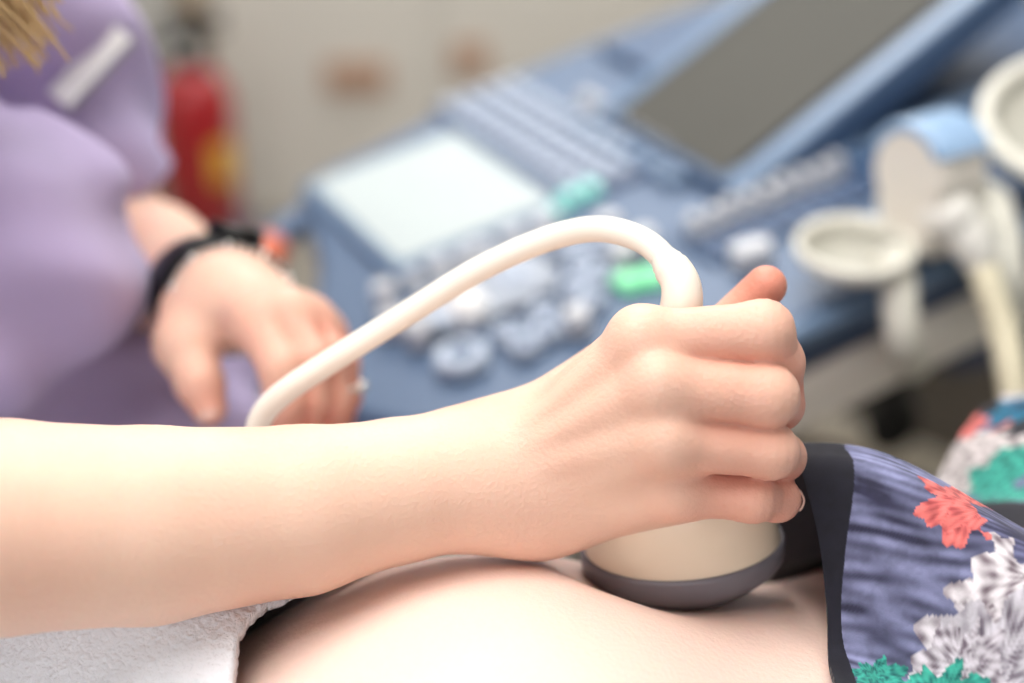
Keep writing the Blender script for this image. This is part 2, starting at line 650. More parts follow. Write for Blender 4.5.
# handle loop on the user's left corner
hp = catmull([np.array(MD @ Vector(q)) for q in ((-.10, -.080, -.02), (-.08, -.120, -.02), (-.045, -.150, -.02), (.02, -.185, -.022),
                                                   (.08, -.205, -.022), (.14, -.205, -.022), (.19, -.180, -.02))], 6)
tube('handle', hp, .014, m_deck, us, 12)
hg = catmull([np.array(MD @ Vector(q)) for q in ((-.062, -.135, -.02), (-.045, -.150, -.02), (-.02, -.165, -.02))], 5)
tube('handle_grip', hg, .0175, m_orange, us, 12)
# touch panel
tp = box('touch_panel', (.0, 0., .000), (.225, .165, .014), m_rim, us, .004, MD)
box('touch_screen', (0, 0, .0075), (.200, .144, .003), m_scr, tp, .001, MD)

# shared key meshes
def proto(name, build, material):
    bm = bmesh.new()
    build(bm)
    me = bpy.data.meshes.new(name)
    bmesh.ops.recalc_face_normals(bm, faces=bm.faces[:])
    bm.to_mesh(me)
    bm.free()
    me.materials.append(material)
    me.materials.append(m_deckd)
    return me


def put(name, me, b, a, z=0.0, parent=us, rot=0.0, smooth=False):
    o = bpy.data.objects.new(name, me)
    COL.objects.link(o)
    o.parent = parent
    o.matrix_parent_inverse = Matrix.Translation(-Vector(us.location)) if parent is us else parent.matrix_basis.inverted()
    o.matrix_basis = MD @ Matrix.Translation((b, a, z)) @ Matrix.Rotation(rot, 4, 'Z')
    return o


def taper_box(sx, sy, sz, tp_):
    def f(bm):
        vs = []
        for z, s in ((0, 1), (sz, tp_)):
            for x, y in ((-1, -1), (1, -1), (1, 1), (-1, 1)):
                vs.append(bm.verts.new((x * sx / 2 * s, y * sy / 2 * s, z)))
        bm.faces.new(vs[:4][::-1])
        bm.faces.new(vs[4:])
        for k in range(4):
            bm.faces.new((vs[k], vs[(k + 1) % 4], vs[4 + (k + 1) % 4], vs[4 + k]))
    return f


def disc(r, h, seg=20, dome=.0, ry=None, hole=0.0):
    def f(bm):
        prof = [(r, 0), (r, h * .7), (r * .86, h)]
        if hole:
            prof += [(r * hole, h * .95), (r * hole * .95, h * .75)]
        rings = []
        for (rr, z) in prof:
            rings.append([bm.verts.new((rr * math.cos(2 * math.pi * k / seg), rr * math.sin(2 * math.pi * k / seg) * ((ry or r) / r), z)) for k in range(seg)])
        for r0, r1 in zip(rings[:-1], rings[1:]):
            for k in range(seg):
                bm.faces.new((r0[k], r0[(k + 1) % seg], r1[(k + 1) % seg], r1[k]))
        top = bm.faces.new(rings[-1])
        if hole:
            top.material_index = 1
    return f


k_me = proto('key', taper_box(.0150, .0145, .007, .8), m_key)
box('keyboard_bed', (-.045, .136, -.002), (.29, .096, .006), m_slot, us, .002, MD)
for i in range(12):
    for j in range(4):
        if i > 9 and j > 2:
            continue
        put('key', k_me, -.174 + i * .0236, .101 + j * .0232, .001)
# pale paddle switches by the monitor foot
s_me = proto('paddle', taper_box(.030, .013, .016, .8), m_keyw)
for i in range(5):
    put('paddle', s_me, -.055 + i * .034, .197, .0)
f_me = proto('function_key', taper_box(.026, .020, .006, .85), m_rim)
for i in range(6):
    put('function_key', f_me, -.03 + i * .031, .172, .001)
# function row around the touch panel
r_me = proto('soft_key', taper_box(.020, .012, .007, .85), m_keyw)
for i in range(6):
    b, a = deck(415 + i * 25, 283 - i * 10.5)
    put('soft_key', r_me, b, a)
for i in range(4):
    put('soft_key', r_me, .117, -.045 + i * .034, rot=math.pi / 2)
# trackball plate and trackball
b, a = deck(485, 296)
pl = slab('trackball_plate', [(b + .036 * math.cos(t) * (1 + .15 * abs(math.sin(2 * t))), a + .058 * math.sin(t) * (1 + .12 * abs(math.sin(2 * t))))
                              for t in np.linspace(0, 2 * math.pi, 28, endpoint=False)], -.001, .008, mat('plate_grey', srgb(160, 168, 182), .45, .04, 20), us, MD, .004)
b, a = deck(467, 305, .012)
bm = bmesh.new()
bmesh.ops.create_uvsphere(bm, u_segments=24, v_segments=16, radius=.017)
bmesh.ops.transform(bm, matrix=MD @ Matrix.Translation((b, a, .007)), verts=bm.verts[:])
bm_obj('trackball', bm, m_ball, us, True)
plk = proto('plate_button', taper_box(.020, .014, .005, .85), m_key)
for (px, py) in ((505, 280), (522, 275), (497, 262), (442, 322)):
    b, a = deck(px, py, .008)
    put('plate_button', plk, b, a, .008)
# round buttons: pale ring coloured in for the light along the rim
b_me = proto('round_button', disc(.0120, .009, 22, hole=.62), m_key)
for (px, py) in ((509, 336), (526, 350), (545, 316), (575, 293), (583, 272), (578, 255), (592, 304), (553, 250), (548, 335), (600, 280), (600, 250)):
    b, a = deck(px, py)
    put('round_button', b_me, b, a)
b2_me = proto('large_button', disc(.020, .010, 24, hole=.55), m_key)
b, a = deck(463, 362)
put('large_button', b2_me, b, a)
n_me = proto('knob', disc(.0105, .017, 20), m_keyw)
for (px, py) in ((421, 342), (395, 331), (388, 303), (580, 330), (624, 264), (745, 266), (760, 262), (645, 250), (610, 235)):
    b, a = deck(px, py)
    put('knob', n_me, b, a)
g_me = proto('lit_key', taper_box(.022, .016, .007, .85), m_green)
for (px, py) in ((628, 285), (652, 280)):
    b, a = deck(px, py)
    put('lit_key', g_me, b, a)
g2_me = proto('lit_key', taper_box(.020, .014, .007, .85), m_teal)
for (px, py) in ((572, 200), (590, 192), (556, 212)):
    b, a = deck(px, py)
    put('lit_key', g2_me, b, a)
# gain sliders on the right
sl_bed = box('slider_bed', (.238, .20, -.001), (.062, .165, .006), m_deckd, us, .002, MD)
cap_me = proto('slider_cap', taper_box(.016, .011, .018, .7), m_keyw)
slot_me = proto('slider_slot', taper_box(.050, .004, .002, 1), m_slot)
for i in range(9):
    a = .130 + i * .0172
    put('slider_slot', slot_me, .244, a, .002)
    put('slider_cap', cap_me, .226 + .002 * math.sin(i * 2.1), a, .002)

# monitor on a tilted frame
dl = math.radians(19)
UPM = A_ * math.cos(dl) + N_ * math.sin(dl)
NM = np.cross(B_, UPM)
if NM[2] < 0:
    NM = -NM
b0, a0 = deck(597, 125)
MM = frame(O_ + B_ * b0 + A_ * a0 + N_ * .004, B_, UPM, NM)
MW, MH = .232, .36
mon = box('monitor', (MW / 2, MH / 2, -.012), (MW, MH, .030), m_deckd, us, .006, MM)
for (cx, cy, sx, sy) in ((.012, MH / 2, .024, MH), (MW - .012, MH / 2, .024, MH), (MW / 2, MH - .02, MW - .048, .04)):
    box('bezel', (cx, cy, .005), (sx, sy, .012), m_rim, mon, .004, MM)
box('bezel', (MW / 2, .012, .003), (MW - .048, .024, .008), m_deck, mon, .003, MM)
box('screen', (MW / 2 - .006, .140, .0055), (.178, .262, .006), m_off, mon, .001, MM)
box('monitor_chin', (MW / 2, .296, .003), (.175, .02, .006), m_deckd, mon, .002, MM)
lathe('dial', [(0, 0), (.02, 0), (.02, .014), (.015, .018), (0, .018)], m_keyw, MM @ Matrix.Translation((MW * .78, .312, .006)), mon, 20)
box('monitor_arm', (MW / 2, .20, -.045), (.10, .16, .05), m_deckd, us, .008, MM)

# column, cabinet, base and casters
cw = np.array([.52, 1.74])
Rz = Matrix.Rotation(phi, 4, 'Z')
MB_ = Matrix.Translation((cw[0], cw[1], 0)) @ Rz
box('column', (.0, .0, .575), (.30, .26, .62), mat('machine_column_grey', srgb(120, 112, 104), .6, .06, 10), us, .03, MB_)  # one even grey-brown for the column
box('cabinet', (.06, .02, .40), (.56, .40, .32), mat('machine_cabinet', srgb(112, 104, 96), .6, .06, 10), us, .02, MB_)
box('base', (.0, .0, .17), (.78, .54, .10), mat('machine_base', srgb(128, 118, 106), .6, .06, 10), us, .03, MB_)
tube('bumper', [tuple(P(745, 398, 1.70)), tuple(P(860, 440, 1.66)), tuple(P(975, 482, 1.62))], .021, mat('bumper_ivory', srgb(246, 238, 220), .5, .03, 10), us, 12)
box('console_arm', (-.10, -.17, .68), (.26, .34, .10), m_slot, us, .02, MB_)
for (cx, cy) in ((-.33, -.21), (.33, -.21), (-.33, .21), (.33, .21)):
    c = lathe('caster', [(0, -.02), (.05, -.02), (.06, -.012), (.06, .012), (.05, .02), (0, .02)], m_black,
              MB_ @ Matrix.Translation((cx, cy, .06)) @ Matrix.Rotation(math.pi / 2, 4, 'X'), us, 24)
    box('caster_fork', (cx, cy, .115), (.05, .06, .04), m_black, c, .008, MB_)
# probe holders on the user's right edge
def holder(px, py, d, r, label, ry=.8, depth=.03, yaw=0.0, post=None, tilt=(0, 0)):
    c = P(px, py, d)
    M = Matrix.Translation(Vector(c)) @ Matrix.Rotation(phi + yaw, 4, 'Z') @ Matrix.Rotation(tilt[0], 4, 'X') @ Matrix.Rotation(tilt[1], 4, 'Y')
    h = lathe('probe_holder', [(r * .83, -.004), (r * .84, .003), (r * .89, .006), (r * .96, .006), (r, .002), (r * .97, -.004), (r * .88, -.007)],
              m_hold, M, us, 36, 1.0, ry, close=True)
    if label:
        h['label'] = label
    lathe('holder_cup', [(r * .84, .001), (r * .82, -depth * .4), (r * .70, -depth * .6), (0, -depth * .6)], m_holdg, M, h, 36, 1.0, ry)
    if post:
        pp = catmull([np.asarray(q, float) for q in post], 6)
        tube('holder_arm', pp, .013, m_hold, h, 12)
    return h, M


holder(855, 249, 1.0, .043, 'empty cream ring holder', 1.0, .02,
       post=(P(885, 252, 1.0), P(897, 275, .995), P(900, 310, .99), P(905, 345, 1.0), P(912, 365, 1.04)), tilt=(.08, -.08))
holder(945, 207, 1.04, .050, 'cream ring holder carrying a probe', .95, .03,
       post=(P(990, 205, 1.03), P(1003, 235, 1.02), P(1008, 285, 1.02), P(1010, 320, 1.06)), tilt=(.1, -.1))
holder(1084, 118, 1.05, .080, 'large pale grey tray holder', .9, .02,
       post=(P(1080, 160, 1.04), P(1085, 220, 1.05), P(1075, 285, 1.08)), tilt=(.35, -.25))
# black socket on the machine cabinet
sk = P(890, 412, 1.42)
lathe('cable_socket', [(0, -.04), (.026, -.04), (.030, -.03), (.030, .02), (.024, .026), (.022, .01), (0, .01)], m_black,
      frame(sk, nrm(np.array([1, 0, 0.])), nrm(np.array([0, -.3, .95])), nrm(np.array([0, -.95, -.3]))), us, 24, .85, 1.3)
tube('socket_stem', catmull([sk + np.array([0, .04, 0]), sk + np.array([.02, .10, -.03]), sk + np.array([.05, .2, -.06])], 6), .02, m_black, us, 12)

# the parked probe
m_pb = mat('probe_cream', srgb(230, 224, 214), 0.35, 0.03, 20)
m_pw = mat('probe_white', srgb(238, 236, 230), 0.3, 0.02, 20, coat=.3)
m_lens = mat('probe_lens_blue', srgb(150, 180, 214), 0.25, 0.04, 20, coat=.4)
m_cab2 = mat('cable_ivory', srgb(224, 216, 190), 0.5, 0.03, 20)
pc = P(930, 170, 1.0)
pk = thing('ultrasound_probe', 'white convex ultrasound probe with pale blue face parked in holder', 'probe', tuple(pc))
# local axes: x = fan width direction, y = thickness, z = head up
pz = nrm(np.array([-.10, .10, 1.0]))
py_ = nrm(np.array([.80, .50, .05]))
px_ = nrm(np.cross(py_, pz))
py_ = np.cross(pz, px_)
MP = frame(pc, px_, py_, pz)


def fan(name, r0, r1, half, t, mtl, parent, zc=0.0, bev=.006):
    """Sector-shaped slab: arc on top, thickness t along y."""
    bm = bmesh.new()
    n = 18
    outl = []
    for i in range(n + 1):
        a = -half + 2 * half * i / n
        outl.append((r1 * math.sin(a), r1 * math.cos(a) + zc))
    if r0 > 0:
        for i in range(n, -1, -1):
            a = -half + 2 * half * i / n
            outl.append((r0 * math.sin(a), r0 * math.cos(a) + zc))
    else:
        outl += [(.026, -.03), (.017, -.058), (-.017, -.058), (-.026, -.03)]
    rings = []
    for (y, s) in ((-t / 2, .90), (-t / 2 + bev, 1), (t / 2 - bev, 1), (t / 2, .90)):
        cz = sum(p[1] for p in outl) / len(outl)
        rings.append([bm.verts.new(MP @ Vector((p[0] * s, y, cz + (p[1] - cz) * s))) for p in outl])
    m = len(outl)
    for a, b in zip(rings[:-1], rings[1:]):
        for k in range(m):
            bm.faces.new((a[k], a[(k + 1) % m], b[(k + 1) % m], b[k]))
    bm.faces.new(rings[0])
    bm.faces.new(rings[-1])
    return bm_obj(name, bm, mtl, parent)


fan('head', 0, .034, 1.75, .046, m_pb, pk, 0)
fan('lens', .0325, .040, 1.1, .048, m_lens, pk, 0, .005)
hw = P(958, 222, .99)
tube('grip', catmull([pc - pz * .035 + py_ * .012, P(946, 212, .99), hw, P(975, 250, .99), P(982, 270, .99)], 6),
     np.interp(np.linspace(0, 1, 25), [0, .3, .7, 1], [.022, .019, .016, .010]), m_pw, pk, 16)
tube('cable', catmull([P(980, 262, .99), P(990, 290, .985), P(1003, 330, .98), P(1013, 380, .97), P(1020, 430, .97), P(1035, 520, 1.0), P(1075, 600, 1.2)], 8), .0105, m_cab2, pk, 12)

# ------------------------------------------------------------------ the lying person
m_skin1 = skin_mat('skin_belly', srgb(240, 211, 199), srgb(226, 160, 140), .2)
BE = ((-.003, .447, .830), (.187, .152, .182))
ABD = ((.30, .475, .840), (.26, .185, .160))
CHE = ((.50, .48, .815), (.22, .19, .14))
PEL = ((-.19, .44, .775), (.15, .185, .105))
BR1 = ((.275, .400, .925), (.085, .085, .075))
BR2 = ((.315, .625, .912), (.085, .085, .080))


def probe_dent(p):
    return ell(p, PB_BASE + np.array([-.004, -.006, .030]), (.056, .042, .042))


PB_BASE = P(683, 561, .635)        # centre of the probe's contact face


def patient_sdf(p):
    d = ell(p, *BE)
    d = smin(d, ell(p, *ABD), .07)
    d = smin(d, ell(p, *CHE), .08)
    d = smin(d, ell(p, *PEL), .06)
    d = smin(d, ell(p, *BR1), .03)
    d = smin(d, ell(p, *BR2), .03)
    for s in (-1, 1):
        y = .445 + s * .10
        leg = smin(cap(p, (-.22, y, .765), (-.62, y + s * .03, .775), .085, .062), cap(p, (-.62, y + s * .03, .775), (-.98, y + s * .04, .755), .055, .045), .03)
        d = smin(d, leg, .04)
        # upper arms beside the chest
        arm = smin(cap(p, (.60, .48 + s * .17, .80), (.36, .48 + s * .225, .745), .050, .042), cap(p, (.36, .48 + s * .225, .745), (.13, .47 + s * .245, .73), .038, .028), .02)
        d = smin(d, arm, .025)
    neck = cap(p, (.66, .48, .81), (.76, .48, .83), .055, .052)
    d = smin(d, neck, .05)
    head = smin(ell(p, (.86, .48, .845), (.105, .075, .095)), ell(p, (.80, .48, .865), (.055, .05, .06)), .03)
    head = smin(head, ell(p, (.835, .48, .945), (.022, .012, .018)), .012)          # nose
    head = smin(head, ell(p, (.795, .48, .925), (.008, .022, .008)), .012)          # mouth
    for s in (-1, 1):
        head = smin(head, ell(p, (.85, .48 + s * .078, .84), (.03, .010, .02)), .008)
        head = smax(head, -ell(p, (.865, .48 + s * .032, .945), (.012, .018, .012)), .012)
    d = smin(d, head, .025)
    # flatten against the mattress, press in under the probe
    d = smax(d, .700 - p[:, 2], .03)
    d = smax(d, -probe_dent(p), .018)
    return d


V, Q = snet(patient_sdf, (-1.06, .16, .68), (1.0, .80, 1.06), .006)
pat = thing('person', 'person lying on the couch with bare round belly and dark floral top', 'person', (0, .45, .70))
body2 = mesh_np('body', V, Q, m_skin1, pat)
set_attr(body2, 'red', np.clip(.12 + .10 * snoise(V.astype(np.float32), 30, 3), 0, 1) * .5)


def top_z(x, y, e):
    (c, r) = e
    q = 1 - ((x - c[0]) / r[0]) ** 2 - ((y - c[1]) / r[1]) ** 2
    return np.where(q > 0, c[2] + r[2] * np.sqrt(np.clip(q, 0, 1)), .70 + .1 * np.clip(q, -1, 0))


def smax2(a, b, k):
    return smax(a, b, k)


HEMX = .130


def hemx(y):
    return HEMX + .004 * np.sin(y * 40) + .35 * np.clip(.43 - y, 0, .2) ** 1.3 + .02 * sstep(.58, .66, y)


_gx, _gy = np.arange(-.62, .72, .005), np.arange(.15, .80, .005)
_GX, _GY = np.meshgrid(_gx, _gy, indexing='ij')
_z = np.full(_GX.size, 1.10)
for _ in range(60):
    _z = _z - .8 * np.maximum(patient_sdf(np.stack([_GX.ravel(), _GY.ravel(), _z], 1).astype(np.float32)), 0)
ZB = np.maximum(_z, .70).reshape(_GX.shape)
_g0, _g1 = np.gradient(ZB, .005)
ZO = np.minimum(np.sqrt(1 + _g0 ** 2 + _g1 ** 2), 3.5) - 1      # steeper flanks need a larger vertical offset
for _ in range(3):
    ZO = np.maximum(ZO, (np.roll(ZO, 1, 0) + np.roll(ZO, -1, 0) + np.roll(ZO, 1, 1) + np.roll(ZO, -1, 1)) / 4)
ZO = ZO * ((.010 + .010 * sstep(.40, .34, _GY)) * (1 - .8 * np.exp(-((_GX - .16) / .09) ** 2 - ((_GY - .50) / .06) ** 2)))
ZB = ZB + ZO


def body_z(x, y):
    fx = np.clip((x - _gx[0]) / .005, 0, len(_gx) - 1.001)
    fy = np.clip((y - _gy[0]) / .005, 0, len(_gy) - 1.001)
    i, j = fx.astype(int), fy.astype(int)
    u, v = fx - i, fy - j
    return ZB[i, j] * (1 - u) * (1 - v) + ZB[i + 1, j] * u * (1 - v) + ZB[i, j + 1] * (1 - u) * v + ZB[i + 1, j + 1] * u * v


def cloth_z(x, y):
    z = body_z(x, y) + .007
    # two soft mounds of bunched cloth
    z = z + .010 * np.exp(-(((x - .20) / .07) ** 2 + ((y - .42) / .06) ** 2))
    z = z + .000 * np.exp(-(((x - .31) / .10) ** 2 + ((y - .63) / .08) ** 2))
    # the lifted hem: an arch standing off the skin
    t = y - (.525 - .75 * np.clip(x - HEMX, 0, .2))
    lift = .066 * sstep(-.070, 0, t) * (1 - sstep(.010, .066, t)) * (1 - .75 * sstep(HEMX + .01, HEMX + .12, x))
    z = z + lift
    # folds radiating from the hem
    u = x - HEMX
    z = z + .0035 * np.sin(y * 95 + u * 30 + 1.2 * np.sin(u * 25)) * np.exp(-u / .10)
    z = z + .0022 * np.sin(x * 70 + y * 55 + np.sin(y * 30) * 1.5) * sstep(.0, .05, u)
    return np.maximum(z, .708 + .004 * np.sin(x * 60))


ny, nx = 560, 400
yt = np.linspace(0, 1, ny)
ys = np.interp(yt, [0, .10, .85, 1], [.205, .33, .66, .77])
us_ = np.linspace(0, 1, nx)
us_ = .55 * us_ ** 2 + .45 * us_ ** 4
Yg, Ug = np.meshgrid(ys, us_, indexing='ij')
hx = hemx(Yg)
Xg = hx + Ug * (.66 - hx)
Zg = cloth_z(Xg, Yg)
# hem leans back towards the probe side where it is lifted, sides hang steeply
Xg2 = Xg - .012 * sstep(.46, .52, Yg) * (1 - sstep(.54, .59, Yg)) * np.exp(-(Xg - hx) / .03)
V = np.stack([Xg2, Yg, Zg], -1).reshape(-1, 3)
i, k = np.meshgrid(np.arange(ny - 1), np.arange(nx - 1), indexing='ij')
Q = np.stack([i * nx + k, i * nx + k + 1, (i + 1) * nx + k + 1, (i + 1) * nx + k], -1).reshape(-1, 4)
Q = Q[:, ::-1]


def cloth_hit(px, py):
    r = ray(px, py)
    for t in np.arange(.40, .95, .002):
        q = CC + r * t
        if q[0] > HEMX - .02 and q[2] < cloth_z(q[0:1], q[1:2])[0]:
            return q
    return CC + r * .6


# the print: flowers at their places on the cloth
def lin(c):
    return np.array(srgb(*c)[:3])


n = len(V)
rgb = np.tile(lin((24, 24, 36)), (n, 1))
Vf = V.astype(np.float32)
wob = .005 * snoise(Vf, 150, 11) + .0015 * snoise(Vf, 480, 12)
streak = snoise(Vf * np.array([1, .35, 1], np.float32), 420, 13)
fine = snoise(Vf, 900, 14)


_w = np.stack([Vf[:, 0] * .87 + Vf[:, 1] * -.5, Vf[:, 0] * .5 + Vf[:, 1] * .87, Vf[:, 2]], 1)
_w = _w + .006 * np.stack([snoise(Vf, 60, 41), snoise(Vf, 60, 42), snoise(Vf, 60, 43)], 1).astype(np.float32)
FLOW = np.sin(_w[:, 1] * 1500 + 6 * np.sin(_w[:, 0] * 45) + 3 * snoise(Vf, 55, 47)) * .30 + snoise((_w * np.array([.07, 1, .4], np.float32)).astype(np.float32), 1900, 44) * .65 + .4 * snoise(Vf * np.array([.5, 1, 1], np.float32), 130, 45)

FLOW2 = FLOW - 1.3 * np.clip(snoise(_w.astype(np.float32) * np.array([.6, 1, 1], np.float32), 130, 46) - .55, 0, 1) * 2


def blob(px, py, rx, col, dark, rows=0.0, asp=1.0, ang=0.0):
    c = cloth_hit(px, py)
    dx, dy, dz = V[:, 0] - c[0], V[:, 1] - c[1], V[:, 2] - c[2]
    u = dx * math.cos(ang) + dy * math.sin(ang)
    v = -dx * math.sin(ang) + dy * math.cos(ang)
    r = np.sqrt((u / rx) ** 2 + (v / (rx * asp)) ** 2 + (dz / rx) ** 2 * .6)
    th = np.arctan2(v, u)
    pet = 1 + .16 * np.sin(th * 7 + rows) + .08 * np.sin(th * 15)
    m = (r + wob / rx) < pet
    petal = FLOW2 if col[2] > col[0] + 20 and col[1] < 140 else np.sin(r * 13 + np.sin(th * 7 + rows) * 1.6 + wob * 300) + .7 * np.sin(th * 34 + r * 6) + .6 * fine
    t = np.clip((.52 + .50 * petal) if petal is FLOW2 else (.62 + .35 * petal), 0, 1)[:, None]
    c2 = lin(dark) * (1 - t) + lin(col) * t
    rgb[m] = c2[m]


# rest of the cloth under the large flowers: scattered blooms
rng = np.random.default_rng(5)
for kx in range(64):
    c = np.array([rng.uniform(.15, .66), rng.uniform(.21, .76)])
    rr = np.hypot(V[:, 0] - c[0], V[:, 1] - c[1])
    R0 = rng.uniform(.02, .04)
    th = np.arctan2(V[:, 1] - c[1], V[:, 0] - c[0])
    m = (rr + wob < R0 * (1 + .15 * np.sin(th * 7)))
    colr = [(128, 132, 172), (214, 208, 216), (62, 168, 150), (226, 116, 112)][rng.integers(0, 4)]
    t = np.clip(.62 + .35 * (np.sin(rr / R0 * 13 + np.sin(th * 7) * 1.5) + .6 * np.sin(th * 30)), 0, 1)[:, None]
    c2 = lin(colr) * t + lin(colr) * .35 * (1 - t)
    rgb[m] = c2[m]
# large blue-grey blooms
for (px, py, rx, asp, ang) in ((880, 505, .030, 1.2, .4), (930, 520, .030, 1.1, 0), (900, 570, .032, 1.2, .2), (960, 560, .034, 1.1, .5), (905, 630, .034, 1.1, .1),
                               (965, 610, .03, 1.2, 0), (1000, 500, .025, 1, 0), (1010, 560, .03, 1, 0), (870, 620, .022, 1.3, .2)):
    blob(px, py, rx, (134, 138, 176), (44, 44, 68), px * .1, asp, ang)
blob(965, 505, .020, (226, 116, 112), (150, 62, 66), 1, .8, .6)
blob(985, 515, .018, (226, 116, 112), (150, 62, 66), 3, .9, .2)
blob(1000, 520, .012, (226, 120, 112), (150, 62, 66), 2, .9)
blob(985, 640, .020, (214, 208, 216), (110, 96, 108), 1.5)
blob(1012, 610, .020, (222, 216, 222), (112, 98, 108), 2.5)
blob(1040, 580, .026, (222, 216, 222), (112, 98, 108), .5)
blob(1000, 690, .030, (200, 196, 206), (100, 90, 104), .2)
blob(965, 665, .016, (206, 200, 210), (104, 92, 104), .9)
blob(900, 708, .020, (62, 168, 150), (20, 80, 84), .7, .6)
blob(875, 680, .010, (56, 160, 144), (20, 80, 84), .2)
blob(945, 705, .014, (62, 168, 150), (20, 80, 84), .2)
blob(982, 455, .022, (220, 212, 212), (92, 78, 84), .6, .9, .4)
blob(958, 462, .018, (220, 212, 212), (92, 78, 84), 1.6, 1.0, .4)
blob(1000, 480, .017, (70, 176, 158), (20, 84, 84), 1, .7, .3)
blob(1018, 500, .014, (70, 176, 158), (20, 84, 84), 2)
blob(1020, 408, .020, (24, 128, 162), (12, 60, 92), 2)
blob(1022, 535, .018, (120, 122, 160), (52, 52, 80), 2)
# black hem band
u = (V[:, 0] - hemx(V[:, 1]))
band = u < .007 + .002 * np.sin(V[:, 1] * 90)
rgb[band] = lin((22, 22, 34))
m_print = bpy.data.materials.new('floral_print_cloth')
m_print.use_nodes = True
nt = m_print.node_tree
bs = nt.nodes['Principled BSDF']
bs.inputs['Roughness'].default_value = .8
bs.inputs['Specular IOR Level'].default_value = .25
bs.inputs['Sheen Weight'].default_value = .15
at = nt.nodes.new('ShaderNodeAttribute')
at.attribute_name = 'print'
tcn = nt.nodes.new('ShaderNodeTexCoord')
nz = nt.nodes.new('ShaderNodeTexNoise')
nz.inputs['Scale'].default_value = 150
nz.inputs['Detail'].default_value = 3
nz.inputs['Distortion'].default_value = 0.2
nt.links.new(tcn.outputs['Object'], nz.inputs['Vector'])
rp = nt.nodes.new('ShaderNodeMapRange')
rp.inputs['From Min'].default_value = .35
rp.inputs['From Max'].default_value = .6
rp.inputs['To Min'].default_value = .8
rp.inputs['To Max'].default_value = 1.1
nt.links.new(nz.outputs['Fac'], rp.inputs['Value'])
mxn = nt.nodes.new('ShaderNodeVectorMath')
mxn.operation = 'SCALE'
nt.links.new(at.outputs['Color'], mxn.inputs[0])
nt.links.new(rp.outputs['Result'], mxn.inputs['Scale'])
nt.links.new(mxn.outputs['Vector'], bs.inputs['Base Color'])
wv = nt.nodes.new('ShaderNodeTexNoise')
wv.inputs['Scale'].default_value = 1800
nt.links.new(tcn.outputs['Object'], wv.inputs['Vector'])
bp = nt.nodes.new('ShaderNodeBump')
bp.inputs['Strength'].default_value = .15
bp.inputs['Distance'].default_value = .0006
nt.links.new(wv.outputs['Fac'], bp.inputs['Height'])
nt.links.new(bp.outputs['Normal'], bs.inputs['Normal'])
gar = mesh_np('floral_top', V, Q, m_print, pat)
set_col(gar, 'print', rgb)
gar['label'] = 'dark navy floral print top with black hem'
md = gar.modifiers.new('thickness', 'SOLIDIFY')
md.thickness = .0022
md.offset = 0

# leggings, hair and pillow
def leggings(p):
    d = None
    for s in (-1, 1):
        y = .445 + s * .10
        leg = smin(cap(p, (-.22, y, .765), (-.62, y + s * .03, .775), .091, .068), cap(p, (-.62, y + s * .03, .775), (-.94, y + s * .04, .757), .061, .052), .03)
        d = leg if d is None else smin(d, leg, .03)
    d = smax(d, .697 - p[:, 2], .01)
    return smax(d, p[:, 0] + .50, .01)


V, Q = snet(leggings, (-1.04, .18, .68), (-.22, .72, .90), .009)
mesh_np('leggings', V, Q, mat('black_jersey', srgb(30, 30, 40), .85, .05, 40), pat)
V, Q = snet(lambda p: smax(smax(ell(p, (.875, .48, .840), (.118, .088, .102)), -ell(p, (.80, .48, .95), (.10, .07, .085)), .02), .745 - p[:, 2], .01),
            (.70, .36, .72), (1.02, .60, .98), .007)
mesh_np('hair', V, Q, mat('brown_hair', srgb(92, 64, 44), .45, .2, 60), pat)
V, Q = snet(lambda p: smax(smax(ell(p, (.90, .40, .715), (.22, .25, .055)), np.abs(p[:, 0] - .90) - .17, .04), np.abs(p[:, 1] - .40) - .215, .04),
            (.66, .14, .64), (1.14, .68, .79), .009)
V[:, 2] = np.maximum(V[:, 2], .697)
tag(mesh_np('pillow', V, Q, mat('pillow_cotton', srgb(236, 236, 240), .9, .03, 30)), 'white pillow under the head of the lying person', 'pillow')

# ------------------------------------------------------------------ towel over the hips
m_towel = mat('white_terry', srgb(236, 236, 242), 0.95, 0.04, 60, 0.9, 420, spec=.1, sheen=.3)


def towel_z(x, y):
    z = body_z(x, y)
    z = z + .016 + .100 * sstep(-.46, -.30, x) * (1 - sstep(-.17, -.09, x)) * sstep(.40, .50, y) * (1 - sstep(.61, .68, y))
    r = x * .6 + y * .8
    z = z + .011 * (.6 + np.sin(r * 55 + 2.0 * np.sin(y * 14))) * sstep(-.12, -.22, x) + .006 * np.sin(x * 60 - y * 40) * sstep(-.12, -.20, x)
    return np.maximum(z, .705 + .006 * np.sin(r * 50))


ny, nx = 300, 300
ys = np.linspace(.17, .645, ny)
xs = np.linspace(0, 1, nx)
Yg, Tg = np.meshgrid(ys, xs, indexing='ij')
x1 = -.108 + .05 * sstep(.44, .54, Yg)
Xg = x1 - Tg * .42
Zg = towel_z(Xg, Yg)
Zg += .0005 * snoise(np.stack([Xg, Yg, Zg], -1).reshape(-1, 3).astype(np.float32), 900, 21).reshape(Xg.shape)
Zg += .0004 * snoise(np.stack([Xg, Yg, Zg], -1).reshape(-1, 3).astype(np.float32), 2200, 22).reshape(Xg.shape)
V = np.stack([Xg, Yg, Zg], -1).reshape(-1, 3)
i, k = np.meshgrid(np.arange(ny - 1), np.arange(nx - 1), indexing='ij')
Q = np.stack([i * nx + k, i * nx + k + 1, (i + 1) * nx + k + 1, (i + 1) * nx + k], -1).reshape(-1, 4)
tw = mesh_np('towel', V, Q, m_towel)
tag(tw, 'white terry towel tucked below the bare belly under the forearm', 'towel')
md = tw.modifiers.new('thickness', 'SOLIDIFY')
md.thickness = .006
md.offset = 1

